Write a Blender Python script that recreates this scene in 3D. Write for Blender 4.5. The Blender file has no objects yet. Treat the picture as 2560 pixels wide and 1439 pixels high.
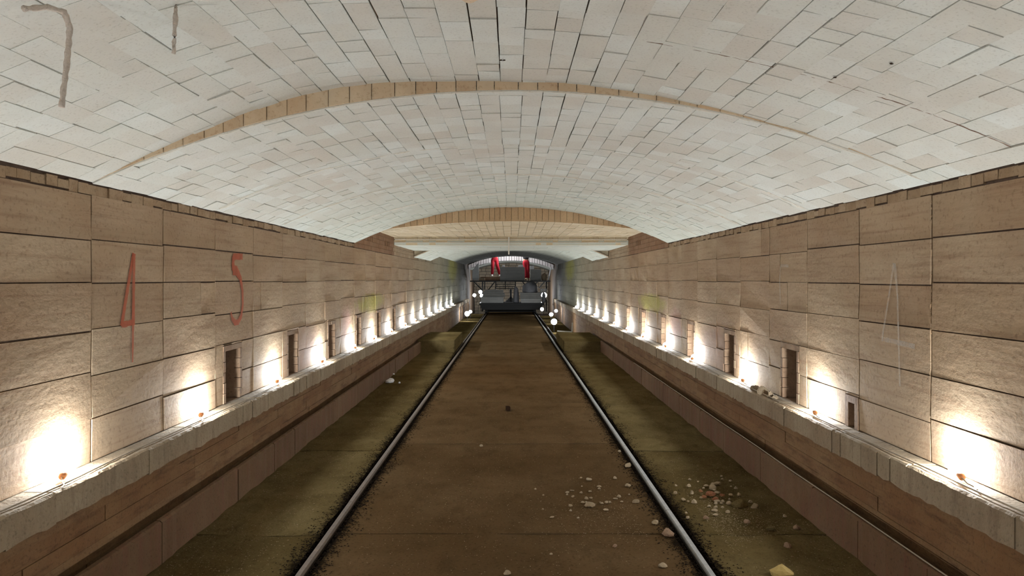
import bpy, math, random
from mathutils import Vector, noise
R = random.Random(7)
sc = bpy.context.scene
# ---------------------------------------------------------------- camera, world, exposure
H = 1.58          # eye height above the floor
W = 2.2            # half width between the side walls
F = 1850.0         # focal length in pixels of the 2560 wide frame
VX, VY = 1278.0, 697.0
cd = bpy.data.cameras.new('camera'); cam = bpy.data.objects.new('camera', cd)
sc.collection.objects.link(cam); sc.camera = cam
cam.location = (0, 0, H); cam.rotation_euler = (math.pi/2, 0, 0)
cd.sensor_width = 36; cd.lens = F/2560*36; cd.clip_start = .05; cd.clip_end = 200
cd.shift_x = (1280-VX)/2560; cd.shift_y = (VY-719.5)/2560
wd = bpy.data.worlds.new('world'); sc.world = wd; wd.use_nodes = True
wd.node_tree.nodes['Background'].inputs[0].default_value = (.55, .5, .42, 1)
wd.node_tree.nodes['Background'].inputs[1].default_value = .02
sc.view_settings.view_transform = 'Standard'; sc.view_settings.look = 'None'
sc.view_settings.gamma = 1; sc.view_settings.use_curve_mapping = False
sc.view_settings.exposure = 1.38
LAMP_W = 13.5       # watts of one bulb
LAMP_C = (.89, .955, 1.0)

# ---------------------------------------------------------------- helpers
def at(px, py, Y):
    return Vector(((px-VX)*Y/F, Y, H+(VY-py)*Y/F))

class MB:
    """collects faces; build() links them as one mesh object"""
    def __init__(s): s.v = []; s.f = []; s.c = []; s.m = []
    def face(s, pts, col=(.5, .5, .5), mi=0):
        n = len(s.v); s.v += [tuple(p) for p in pts]; s.f.append(tuple(range(n, n+len(pts)))); s.c.append(col); s.m.append(mi)
    def hexa(s, a, b, col=None, mi=0, skip_back=False):
        """a: four front corners, b: four back corners, same order"""
        col = col or rc()
        n = len(s.v); s.v += [tuple(p) for p in a]+[tuple(p) for p in b]
        fs = [(0, 1, 2, 3), (0, 4, 5, 1), (1, 5, 6, 2), (2, 6, 7, 3), (3, 7, 4, 0)]
        if not skip_back: fs.append((7, 6, 5, 4))
        for f in fs:
            s.f.append(tuple(n+i for i in f)); s.c.append(col); s.m.append(mi)
    def box(s, x0, x1, y0, y1, z0, z1, col=None, mi=0):
        s.hexa([(x0, y0, z0), (x1, y0, z0), (x1, y0, z1), (x0, y0, z1)], [(x0, y1, z0), (x1, y1, z0), (x1, y1, z1), (x0, y1, z1)], col, mi)
    def bar(s, p, q, w, h=None, col=None):
        h = h or w; p = Vector(p); q = Vector(q); d = (q-p).normalized()
        u = d.cross(Vector((0, 0, 1)))
        u = u.normalized() if u.length > 1e-3 else Vector((1, 0, 0))
        t = d.cross(u).normalized()
        c = [(-1, -1), (1, -1), (1, 1), (-1, 1)]
        s.hexa([p+u*w/2*i+t*h/2*j for i, j in c], [q+u*w/2*i+t*h/2*j for i, j in c], col)
    def tube(s, pts, rad, n=8, col=None, cap=True):
        col = col or rc(); pts = [Vector(p) for p in pts]; rings = []
        rads = rad if isinstance(rad, (list, tuple)) else [rad]*len(pts)
        for i, p in enumerate(pts):
            d = (pts[min(i+1, len(pts)-1)]-pts[max(i-1, 0)]).normalized()
            u = d.cross(Vector((0, 0, 1)))
            u = u.normalized() if u.length > .05 else d.cross(Vector((0, 1, 0))).normalized()
            t = d.cross(u)
            b = len(s.v)
            s.v += [tuple(p+(u*math.cos(k*2*math.pi/n)+t*math.sin(k*2*math.pi/n))*rads[i]) for k in range(n)]
            rings.append(b)
        for a, b in zip(rings, rings[1:]):
            for k in range(n):
                s.f.append((a+k, a+(k+1) % n, b+(k+1) % n, b+k)); s.c.append(col); s.m.append(0)
        if cap:
            for a in (rings[0], rings[-1]):
                s.f.append(tuple(a+k for k in range(n))); s.c.append(col); s.m.append(0)
    def build(s, name, mats, parent=None, smooth=False, loc=None):
        me = bpy.data.meshes.new(name)
        off = Vector(loc) if loc else Vector((0, 0, 0))
        me.from_pydata([tuple(Vector(p)-off) for p in s.v], [], s.f)
        mats = mats if isinstance(mats, (list, tuple)) else [mats]
        for m in mats: me.materials.append(m)
        at_ = me.color_attributes.new('tint', 'FLOAT_COLOR', 'CORNER')
        buf = []
        for f, c in zip(s.f, s.c): buf += [c[0], c[1], c[2], 1.0]*len(f)
        at_.data.foreach_set('color', buf)
        me.polygons.foreach_set('material_index', s.m)
        if smooth: me.polygons.foreach_set('use_smooth', [True]*len(s.f))
        me.validate(); me.update()
        import bmesh
        bm = bmesh.new(); bm.from_mesh(me); bmesh.ops.recalc_face_normals(bm, faces=bm.faces); bm.to_mesh(me); bm.free()
        o = bpy.data.objects.new(name, me); sc.collection.objects.link(o)
        if parent: o.parent = parent
        if loc: o.location = off
        return o

def rc(): return (R.random(), R.random(), R.random())
def tag(o, label=None, cat=None, group=None, kind=None):
    if label: o['label'] = label
    if cat: o['category'] = cat
    if group: o['group'] = group
    if kind: o['kind'] = kind
    return o
def empty(name, loc, rz=0):
    o = bpy.data.objects.new(name, None); sc.collection.objects.link(o)
    o.location = loc; o.rotation_euler = (0, 0, rz); o.empty_display_size = .1
    return o
def copy_tree(o, parent=None):
    c = o.copy(); sc.collection.objects.link(c); c.parent = parent
    for ch in list(o.children): copy_tree(ch, c)
    return c

# ---------------------------------------------------------------- materials
def new_mat(name):
    m = bpy.data.materials.new(name); m.use_nodes = True
    nt = m.node_tree; b = nt.nodes['Principled BSDF']
    return m, nt, b
def N(nt, typ, **kw):
    n = nt.nodes.new(typ)
    for k, v in kw.items():
        if k == 'inp':
            for i, x in v.items(): n.inputs[i].default_value = x
        else: setattr(n, k, v)
    return n
def mixc(nt, fac, a, b, mode='MIX'):
    n = nt.nodes.new('ShaderNodeMix'); n.data_type = 'RGBA'; n.blend_type = mode
    for sock, v in ((n.inputs[0], fac), (n.inputs[6], a), (n.inputs[7], b)):
        if isinstance(v, bpy.types.NodeSocket): nt.links.new(v, sock)
        elif isinstance(v, (int, float)): sock.default_value = v
        else: sock.default_value = (*v, 1)
    return n.outputs[2]
def ramp(nt, src, lo, hi, a=0., b=1.):
    n = nt.nodes.new('ShaderNodeMapRange'); n.clamp = True
    nt.links.new(src, n.inputs[0])
    for i, v in zip((1, 2, 3, 4), (lo, hi, a, b)): n.inputs[i].default_value = v
    return n.outputs[0]
def mth(nt, op, a, b=None):
    n = nt.nodes.new('ShaderNodeMath'); n.operation = op
    for i, v in enumerate((a, b)):
        if v is None: continue
        if isinstance(v, (int, float)): n.inputs[i].default_value = v
        else: nt.links.new(v, n.inputs[i])
    return n.outputs[0]
def pos(nt): return nt.nodes.new('ShaderNodeNewGeometry').outputs['Position']
def nz(nt, scale, vec=None, stretch=None, detail=5, rough=.6):
    n = N(nt, 'ShaderNodeTexNoise'); n.inputs['Scale'].default_value = scale
    n.inputs['Detail'].default_value = detail; n.inputs['Roughness'].default_value = rough
    v = vec or pos(nt)
    if stretch:
        m = nt.nodes.new('ShaderNodeVectorMath'); m.operation = 'MULTIPLY'
        nt.links.new(v, m.inputs[0]); m.inputs[1].default_value = stretch; v = m.outputs[0]
    nt.links.new(v, n.inputs['Vector'])
    return n.outputs[0]
def attr(nt):
    a = nt.nodes.new('ShaderNodeAttribute'); a.attribute_name = 'tint'
    s = nt.nodes.new('ShaderNodeSeparateColor'); nt.links.new(a.outputs['Color'], s.inputs[0])
    return s.outputs[0], s.outputs[1], s.outputs[2]
def bump(nt, b, h, strength=.5, dist=.01):
    n = nt.nodes.new('ShaderNodeBump'); n.inputs['Strength'].default_value = strength; n.inputs['Distance'].default_value = dist
    nt.links.new(h, n.inputs['Height']); nt.links.new(n.outputs[0], b.inputs['Normal'])
def stone(name, cols, scale=3., stretch=None, rough=.9, bs=.4, bd=.006, bscale=60, tintamt=.5, streak=None, spot=None, ramp_y=None, rails=False, far_shade=None):
    """cols: dark, mid, light albedo; per block variation from the tint attribute"""
    m, nt, b = new_mat(name)
    r, g, bl = attr(nt)
    c = mixc(nt, ramp(nt, r, 0, 1), cols[0], cols[1])
    c = mixc(nt, ramp(nt, g, .55, 1, 0, .8), c, cols[2])
    base = mixc(nt, tintamt, cols[1], c)
    n1 = nz(nt, scale, stretch=stretch)
    base = mixc(nt, ramp(nt, n1, .35, .72, 0, .55), base, cols[0])
    n2 = nz(nt, scale*.45)
    base = mixc(nt, ramp(nt, n2, .45, .75, 0, .5), base, cols[2])
    if streak:
        n3 = nz(nt, streak[0], stretch=streak[1], detail=6, rough=.7)
        base = mixc(nt, ramp(nt, n3, .5, .75, 0, streak[3]), base, streak[2])
    fine = nz(nt, bscale, detail=3)
    base = mixc(nt, ramp(nt, fine, .3, .45, .35, 0), base, cols[0], 'MULTIPLY')
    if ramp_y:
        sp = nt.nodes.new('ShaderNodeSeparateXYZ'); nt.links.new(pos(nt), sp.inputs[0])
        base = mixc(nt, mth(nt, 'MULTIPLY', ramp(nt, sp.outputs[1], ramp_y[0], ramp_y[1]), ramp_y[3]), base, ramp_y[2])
    if far_shade:
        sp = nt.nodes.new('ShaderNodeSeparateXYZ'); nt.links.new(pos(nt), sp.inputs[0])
        base = mixc(nt, ramp(nt, sp.outputs[1], far_shade[0], far_shade[1], 0, .9), base, (.02, .018, .015))  # far stretch blended to near black, its dimness painted into the colour
    if rails:
        sp = nt.nodes.new('ShaderNodeSeparateXYZ'); nt.links.new(pos(nt), sp.inputs[0])
        for xr in (-1.127, 1.066):
            d = mth(nt, 'ABSOLUTE', mth(nt, 'SUBTRACT', sp.outputs[0], xr))
            d = mth(nt, 'ADD', d, mth(nt, 'MULTIPLY', mth(nt, 'SUBTRACT', nz(nt, 26, detail=8, rough=.8, stretch=(.5, 1, 1)), .5), .30))
            d = mth(nt, 'ADD', d, mth(nt, 'MULTIPLY', mth(nt, 'SUBTRACT', nz(nt, 3, detail=3), .5), .16))
            base = mixc(nt, ramp(nt, d, .05, .10, .92, 0), base, (.010, .007, .004))
    for (cy, cz, ry, rz_, col, amt) in (spot or []):
        sp = nt.nodes.new('ShaderNodeSeparateXYZ'); nt.links.new(pos(nt), sp.inputs[0])
        dy = mth(nt, 'DIVIDE', mth(nt, 'SUBTRACT', sp.outputs[1], cy), ry)
        dz = mth(nt, 'DIVIDE', mth(nt, 'SUBTRACT', sp.outputs[2], cz), rz_)
        d = mth(nt, 'ADD', mth(nt, 'MULTIPLY', dy, dy), mth(nt, 'MULTIPLY', dz, dz))
        d = mth(nt, 'ADD', d, mth(nt, 'MULTIPLY', mth(nt, 'SUBTRACT', nz(nt, 6), .5), 2.))
        base = mixc(nt, ramp(nt, d, .2, 1.1, amt, 0), base, col)
    nt.links.new(base, b.inputs['Base Color']); b.inputs['Roughness'].default_value = rough
    b.inputs['Specular IOR Level'].default_value = .25
    hh = mth(nt, 'ADD', mth(nt, 'MULTIPLY', fine, .4), nz(nt, bscale*.2, stretch=stretch))
    bump(nt, b, hh, bs, bd)
    return m
def plain(name, col, rough=.6, metal=0, emit=None, nscale=20, var=.3, bs=.2):
    m, nt, b = new_mat(name)
    c = mixc(nt, ramp(nt, nz(nt, nscale), .3, .7, 0, var), col, tuple(x*.45 for x in col))
    nt.links.new(c, b.inputs['Base Color']); b.inputs['Roughness'].default_value = rough; b.inputs['Metallic'].default_value = metal
    if bs: bump(nt, b, nz(nt, nscale*2), bs, .004)
    if emit:
        b.inputs['Emission Color'].default_value = (*emit[0], 1); b.inputs['Emission Strength'].default_value = emit[1]
    return m

M = {}
M['vault'] = stone('vault_brick', [(.475, .42, .35), (.535, .53, .465), (.64, .66, .62)], 2.2, bs=.5, bd=.004, bscale=90, tintamt=.65, ramp_y=(6, 9.5, (.47, .50, .42), .6), far_shade=(27.5, 29.5))
M['vault_gap'] = stone('vault_mortar', [(.16, .09, .06), (.22, .14, .10), (.34, .27, .21)], 7)
M['seam'] = stone('pale_mortar', [(.50, .45, .36), (.64, .60, .52), (.72, .69, .62)], 12)
M['ochre'] = stone('ochre_brick', [(.34, .20, .10), (.47, .31, .17), (.58, .42, .25)], 4, bs=.4)
M['tan'] = stone('tan_brick', [(.45, .34, .20), (.56, .46, .30), (.64, .55, .40)], 4, bs=.4)
M['step'] = stone('step_brick', [(.44, .29, .17), (.60, .45, .29), (.66, .57, .42)], 6)
yel = (.36, .33, .06)
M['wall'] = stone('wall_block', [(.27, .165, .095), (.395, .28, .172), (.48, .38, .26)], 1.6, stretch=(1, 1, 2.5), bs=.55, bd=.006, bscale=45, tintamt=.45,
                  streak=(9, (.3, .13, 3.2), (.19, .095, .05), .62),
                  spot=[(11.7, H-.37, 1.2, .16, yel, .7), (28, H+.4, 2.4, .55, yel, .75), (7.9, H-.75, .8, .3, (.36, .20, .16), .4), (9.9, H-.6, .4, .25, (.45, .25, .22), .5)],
                  ramp_y=(15, 26, (.20, .215, .16), .75), far_shade=(29.5, 33.5))
M['wall_gap'] = stone('wall_joint', [(.05, .03, .02), (.10, .06, .04), (.28, .2, .14)], 9)
M['band'] = stone('rough_course', [(.25, .155, .085), (.38, .26, .155), (.46, .35, .23)], 12, bs=.9, bd=.012)
M['ledge'] = stone('ledge_stone', [(.19, .125, .075), (.31, .24, .155), (.40, .335, .235)], 4, bs=.9, bd=.01, streak=(5, (4, 4, .6), (.13, .08, .05), .55))
M['lower'] = stone('lower_wall', [(.13, .055, .02), (.20, .11, .045), (.25, .16, .08)], 3, bs=.7, bd=.008, streak=(6, (.8, .5, 3), (.05, .018, .007), .75))
M['kerb'] = stone('kerb_stone', [(.08, .035, .014), (.12, .068, .030), (.17, .105, .055)], 3, bs=.6, streak=(5, (3, 3, .6), (.14, .045, .03), .6))
M['chan'] = stone('channel_dirt', [(.03, .018, .01), (.06, .035, .02), (.09, .06, .03)], 8)
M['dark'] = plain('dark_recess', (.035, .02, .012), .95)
M['jamb'] = stone('opening_brick', [(.17, .095, .055), (.28, .18, .11), (.36, .26, .17)], 9)
M['infill'] = stone('infill_brick', [(.20, .105, .055), (.27, .155, .085), (.33, .22, .14)], 5)
M['floor'] = stone('floor_slab', [(.062, .037, .016), (.110, .068, .032), (.155, .105, .055)], 1.5, rough=.75, bs=.5, bd=.008, bscale=55, streak=(4, (1, .5, 1), (.045, .027, .012), .6), rails=True)
M['floorside'] = stone('floor_side', [(.060, .041, .015), (.105, .074, .030), (.17, .13, .06)], 3, rough=.85, bs=1, bd=.014, bscale=70, streak=(7, (1, .6, 1), (.05, .032, .013), .6), rails=True)
def nospec(m): m.node_tree.nodes['Principled BSDF'].inputs['Specular IOR Level'].default_value = 0; return m
M['grit'] = plain('black_grit', (.014, .010, .007), .9)
M['greygrit'] = plain('grey_grit', (.05, .042, .032), .9)
M['chips'] = stone('chip', [(.15, .10, .05), (.24, .17, .09), (.36, .28, .18)], 20)
nospec(M['grit']); nospec(M['floor']); nospec(M['floorside']); nospec(M['dark'])
M['rail_rust'] = plain('rusty_rail', (.13, .09, .06), .85, 0, nscale=30, var=.6)
M['rail_steel'] = plain('worn_rail', (.20, .18, .15), .55, .3, nscale=14, var=.75)
M['red'] = None
def paint(name, col, lo, hi):
    m, nt, b = new_mat(name)
    b.inputs['Base Color'].default_value = (*col, 1); b.inputs['Roughness'].default_value = .85
    a = ramp(nt, nz(nt, 14, detail=6, rough=.7), .25, .75, lo, hi); nt.links.new(a, b.inputs['Alpha'])
    return m
M['red'] = paint('orange_red_paint', (.42, .085, .03), .95, .6)
M['chalk'] = paint('faded_chalk', (.62, .54, .46), .6, .1)
M['bulb'] = plain('lit_bulb', (.9, .9, .9), .3, emit=((.95, .98, 1), 25), bs=0)
M['socket'] = plain('orange_socket', (.55, .2, .06), .5)
M['cable'] = plain('dusty_cable', (.34, .27, .19), .7)
M['steel_black'] = plain('black_steel', (.012, .011, .011), .6, .2)
M['grey'] = plain('grey_block', (.27, .265, .25), .9, nscale=4)
M['greylight'] = plain('light_grey_block', (.42, .42, .41), .9, nscale=4)
M['sack'] = plain('grey_sack', (.24, .24, .26), 1.0, nscale=6)
M['white'] = plain('white_brick', (.72, .70, .70), .85, nscale=8, var=.15)
M['redcloth'] = plain('red_cloth', (.40, .006, .02), .85, nscale=8, var=.25)
M['darkcloth'] = plain('dark_cloth', (.02, .02, .025), .9)
M['skin'] = plain('skin', (.42, .25, .17), .6, var=.1)
M['hair'] = plain('hair', (.02, .014, .01), .7)
M['boot'] = plain('tan_boot', (.42, .30, .18), .8)
M['whiteshoe'] = plain('white_shoe', (.7, .68, .66), .7)
M['wood'] = plain('weathered_wood', (.30, .22, .14), .85)
M['rope'] = stone('dusty_rope', [(.44, .36, .29), (.60, .51, .43), (.68, .61, .52)], 30, bs=1, bd=.02)
M['earth'] = stone('end_rubble', [(.10, .08, .06), (.17, .13, .09), (.26, .21, .15)], 4)

# ---------------------------------------------------------------- ceiling
def arc(spring, crown, bumpamp=0.0):
    rise = crown-spring; Rr = (W*W+rise*rise)/(2*rise); th = math.asin(W/Rr)
    def P(t, Y, d=0.0):               # t in -1..1 across, d = depth into the masonry
        a = t*th; x = (Rr+d)*math.sin(a); z = H+crown-Rr+(Rr+d)*math.cos(a)
        if bumpamp:
            u = x/W
            z += bumpamp*(math.exp(-((u+.45)/.33)**2)+.33*math.exp(-((u-.15)/.3)**2))*(1 if abs(u) < 1 else 0)
        return Vector((x, Y, z))
    return P, Rr*th*2
V1a = arc(.503, 1.0, .082); V1 = arc(.503, 1.0)
def vault(mb, prof, y0, y1, cw, lens, jit=.0022, gapmul=1., depth=.014, dark=.5):
    P, L = prof
    n = int(round(L/cw)); edges = [-1+2*(i+R.uniform(-.06, .06) if 0 < i < n else i)/n for i in range(n+1)]
    for i in range(n):
        y = y0-R.random()*.2 if False else y0
        first = True
        big = R.random() < .42
        gs = (R.uniform(.003, .0075) if big else R.uniform(.0004, .002))*gapmul
        hw = gs/L
        a0, a1 = edges[i]+hw, edges[i+1]-hw*.6
        wob = [R.uniform(-.0008, .0008) for _ in range(2)]
        while y < y1-.004:
            l = R.choice(lens)*R.uniform(.92, 1.06)
            if first: l *= R.uniform(.3, 1); first = False
            e = min(y+l, y1)
            if y1-e < .03: e = y1
            g = (R.uniform(.003, .006) if R.random() < .2 else R.uniform(.0003, .0018))*gapmul
            d = [R.uniform(-jit, jit)+R.choice((0, 0, 0, -jit)) for _ in range(4)]
            dd = R.uniform(-jit, jit)
            q = R.uniform(-.0009, .0009); q2 = R.uniform(-.0009, .0009)
            b0, b1 = a0+q, a1+q2
            a = [P(b0, y+g/2, d[0]+dd), P(b1, y+g/2, d[1]+dd), P(b1, e-g/2, d[2]+dd), P(b0, e-g/2, d[3]+dd)]
            b = [P(b0, y+g/2, depth+.01), P(b1, y+g/2, depth+.01), P(b1, e-g/2, depth+.01), P(b0, e-g/2, depth+.01)]
            mb.hexa(a, b, skip_back=True)
            y = e
def sheet(mb, prof, y0, y1, d, n=48, mi=0):
    P, L = prof
    for i in range(n):
        t0, t1 = -1+2*i/n, -1+2*(i+1)/n
        mb.face([P(t0, y0, d), P(t1, y0, d), P(t1, y1, d), P(t0, y1, d)], rc(), mi)
def ring_face(mb, lo, hi, Y, cw=.075, th=.02, t0=-1, t1=1):
    """wall of radial bricks across the tunnel at Y between z curves lo(x) and hi(x)"""
    x = t0*W
    while x < t1*W:
        e = min(x+cw*R.uniform(.85, 1.15), t1*W); g = .002 if Y < 30 else .011
        h0, h1, l0, l1 = hi(x), hi(e), lo(x), lo(e)
        if min(h0-l0, h1-l1) > .002:
            yy = Y+R.uniform(-.003, .003)
            mb.hexa([(x+g, yy, l0), (e-g, yy, l1), (e-g, yy, h1), (x+g, yy, h0)], [(x+g, yy+th, l0), (e-g, yy+th, l1), (e-g, yy+th, h1), (x+g, yy+th, h0)])
        x = e
def zc(prof, extra=0.0):
    P, L = prof
    def f(x):
        lo, hi = -1., 1.
        for _ in range(26):
            m = (lo+hi)/2
            if P(m, 0).x < x: lo = m
            else: hi = m
        return P((lo+hi)/2, 0).z+extra
    return f
mb = MB()
Y1, Y2, Y3, Y4 = 3.88, 10.42, 13.9, 16.7
LN = (.115, .16, .225, .225, .235, .30)
vault(mb, V1a, -1.6, Y1, .117, LN)
s_edges = [Y1+.004, 5.46, 7.04, 8.65, Y2]
for k in range(4):
    pr = arc(.503+(0, .004, 0, .003)[k], 1.0+(-.012, -.002, .004, .010)[k])
    vault(mb, pr, s_edges[k], s_edges[k+1]-.008, .117, LN if k < 2 else (.11, .15, .225, .23), gapmul=(1, .85, .6, .5)[k])
pr2 = arc(.49, .985); vault(mb, pr2, Y4+.1, 20.1, .14, (.3, .4))
pr3 = arc(.68, 1.09); vault(mb, pr3, 20.1, 35.6, .15, (.5, .7), gapmul=1.5)
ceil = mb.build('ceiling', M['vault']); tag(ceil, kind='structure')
mb = MB(); sheet(mb, V1a, -1.6, Y1, .015); sheet(mb, V1, Y1, Y2, .017)
sheet(mb, pr2, Y4, 20.1, .015); sheet(mb, pr3, 20.1, 35.6, .015)
mb.build('joint_bed', M['vault_gap'], ceil)
# brown step where the nearer vault sits higher than the next one
mb = MB()
lo2 = zc(arc(.503, .988)); hi2 = zc(V1a, .012)
ring_face(mb, lambda x: lo2(x)+.004, hi2, Y1-.004, .11, .03, -.985, .985)
mb.build('step_face', M['step'], ceil)
# pale mortar seams where the vault sections meet
def seam(Y, prof, rad, wob, t0=-.98, t1=.98, mat='seam', name='mortar_seam'):
    P, L = prof; pts = []; rads = []
    n = 90
    for i in range(n+1):
        t = t0+(t1-t0)*i/n
        p = P(t, Y+noise.noise(Vector((t*7, Y, 0)))*wob+R.uniform(-.003, .003), .001); pts.append(p); rads.append(rad*R.uniform(.5, 1.4))
    b = MB(); b.tube(pts, rads, 6); return b.build(name, M[mat], ceil)
seam(Y1+.012, arc(.503, .988), .007, .012); seam(5.45, V1, .015, .03); seam(7.03, V1, .013, .03); seam(8.64, V1, .012, .03)
seam(3.1, V1a, .003, .01, mat='vault_gap', t0=.25, t1=.99)
# gable of ochre bricks, shallow ceiling and beam of the cross chamber
mb = MB()
hiG = zc(arc(.503, 1.01), .03)
def loG(x): return H+.815-.036*x*x
ring_face(mb, loG, hiG, Y2+.01, .083, .05, -.97, .97)
mb.build('gable_face', M['ochre'], ceil)
mb = MB()
def cham(x, Y):
    t = (Y-Y2)/(Y3-Y2); k = max(0, 1-t*1.8)**1.5
    return H+.785+k*(.03-.036*x*x)
nx, ny = 36, 16
for i in range(nx):
    y = Y2+.02
    j = 0
    while y < Y3:
        x0, x1 = -W-.03+(2*W+.06)*i/nx, -W-.03+(2*W+.06)*(i+1)/nx
        e = min(Y3+.02, y+R.uniform(.18, .34)); g = .002; dz = R.uniform(-.003, .003)
        a = [(x0+g, y+g, cham(x0, y)+dz), (x1-g, y+g, cham(x1, y)+dz), (x1-g, e-g, cham(x1, e)+dz), (x0+g, e-g, cham(x0, e)+dz)]
        mb.hexa(a, [(p[0], p[1], p[2]+.03) for p in a])
        y = e
mb.build('chamber_ceiling', M['tan'], ceil)
mb = MB(); mb.box(-W-.05, W+.05, Y2-.3, Y3+.4, H+1.1, H+1.15); mb.box(-W-.05, W+.05, Y3+.3, Y4+.3, H+1.2, H+1.25); mb.build('chamber_roof', M['vault_gap'], ceil)
mb = MB(); x = -W
while x < W:
    e = min(W, x+R.choice((.1, .22, .12)))
    for (z0, z1) in ((.637, .680), (.688, .738), (.748, .783)):
        yy = Y3+R.uniform(0, .006); mb.box(x+.002, e-.002, yy, yy+.1, H+z0, H+z1)
    x = e
mb.build('beam_face', M['tan'], ceil)
for z in (.684, .743):
    b = MB(); b.box(-W+.02, W-.03, Y3-.02, Y3+.02, H+z-.006, H+z+.006); b.build('mortar_seam', M['seam'], ceil)
mb = MB(); y = Y3+.0
for k in range(8):
    e = y+(Y4-Y3)/8; x = -W
    while x < W:
        f = min(W, x+R.uniform(.3, .6)); mb.box(x+.002, f-.002, y+.002, e-.002, H+.637+R.uniform(0, .004), H+.72, rc()); x = f
    y = e
mb.build('lintel_slab', M['vault'], ceil)
mb = MB(); f2 = zc(pr2); mb_lo = lambda x: H+.64
ring_face(mb, lambda x: f2(x)+.003, lambda x: H+.78, Y4+.08, .2, .05, -1, 1); mb.build('vault_end_face', M['tan'], ceil)
# white brick ring of the section under repair, at the far end
pr4 = arc(.50, .94)
lw = zc(pr4); hw_ = zc(arc(.70, 1.17))
mb = MB(); ring_face(mb, lw, hw_, 37.6, .13, .25, -.99, .99); mb.build('white_arch', M['white'], ceil)
mb = MB(); ring_face(mb, lambda x: lw(x)+.01, lambda x: hw_(x)+.02, 37.7, 1, .1, -.99, .99); mb.build('ring_backing', M['dark'], ceil)
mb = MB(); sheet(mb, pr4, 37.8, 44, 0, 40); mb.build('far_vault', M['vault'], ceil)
mb = MB(); mb.box(-3.2, 3.2, 35.6, 38, H+2.6, H+2.7); mb.box(-3.2, 3.2, 35.5, 35.6, H+1.13, H+2.7); mb.box(-3.2, 3.2, 37.85, 38, H+1.2, H+2.7); mb.build('open_shaft', M['vault_gap'], ceil)

# scars on the near vault
P1, L1 = V1a
mb = MB()
def blob(mb, P, t, Y, rt, ry, d, n=16):
    c = P(t, Y, d); ring = []
    for k in range(n):
        a = 2*math.pi*k/n; rr = R.uniform(.8, 1.15)
        ring.append(P(t+rt*math.cos(a)*rr, Y+ry*math.sin(a)*rr, -.0035))
    for k in range(n): mb.face([c, ring[k], ring[(k+1) % n]])
blob(mb, P1, -.068, 2.70, .018, .07, -.012)
mb.build('clay_patch', M['step'], ceil)
mb = MB()
for (t, Y, a, b_) in ((-.018, 3.49, .007, .012), (-.012, 5.15, .008, .016), (.59, 3.03, .003, .008), (.63, 2.75, .003, .008)):
    blob(mb, P1 if Y < Y1 else V1[0], t, Y, a, b_, -.002)
mb.build('fixing_hole', M['dark'], ceil)

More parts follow.
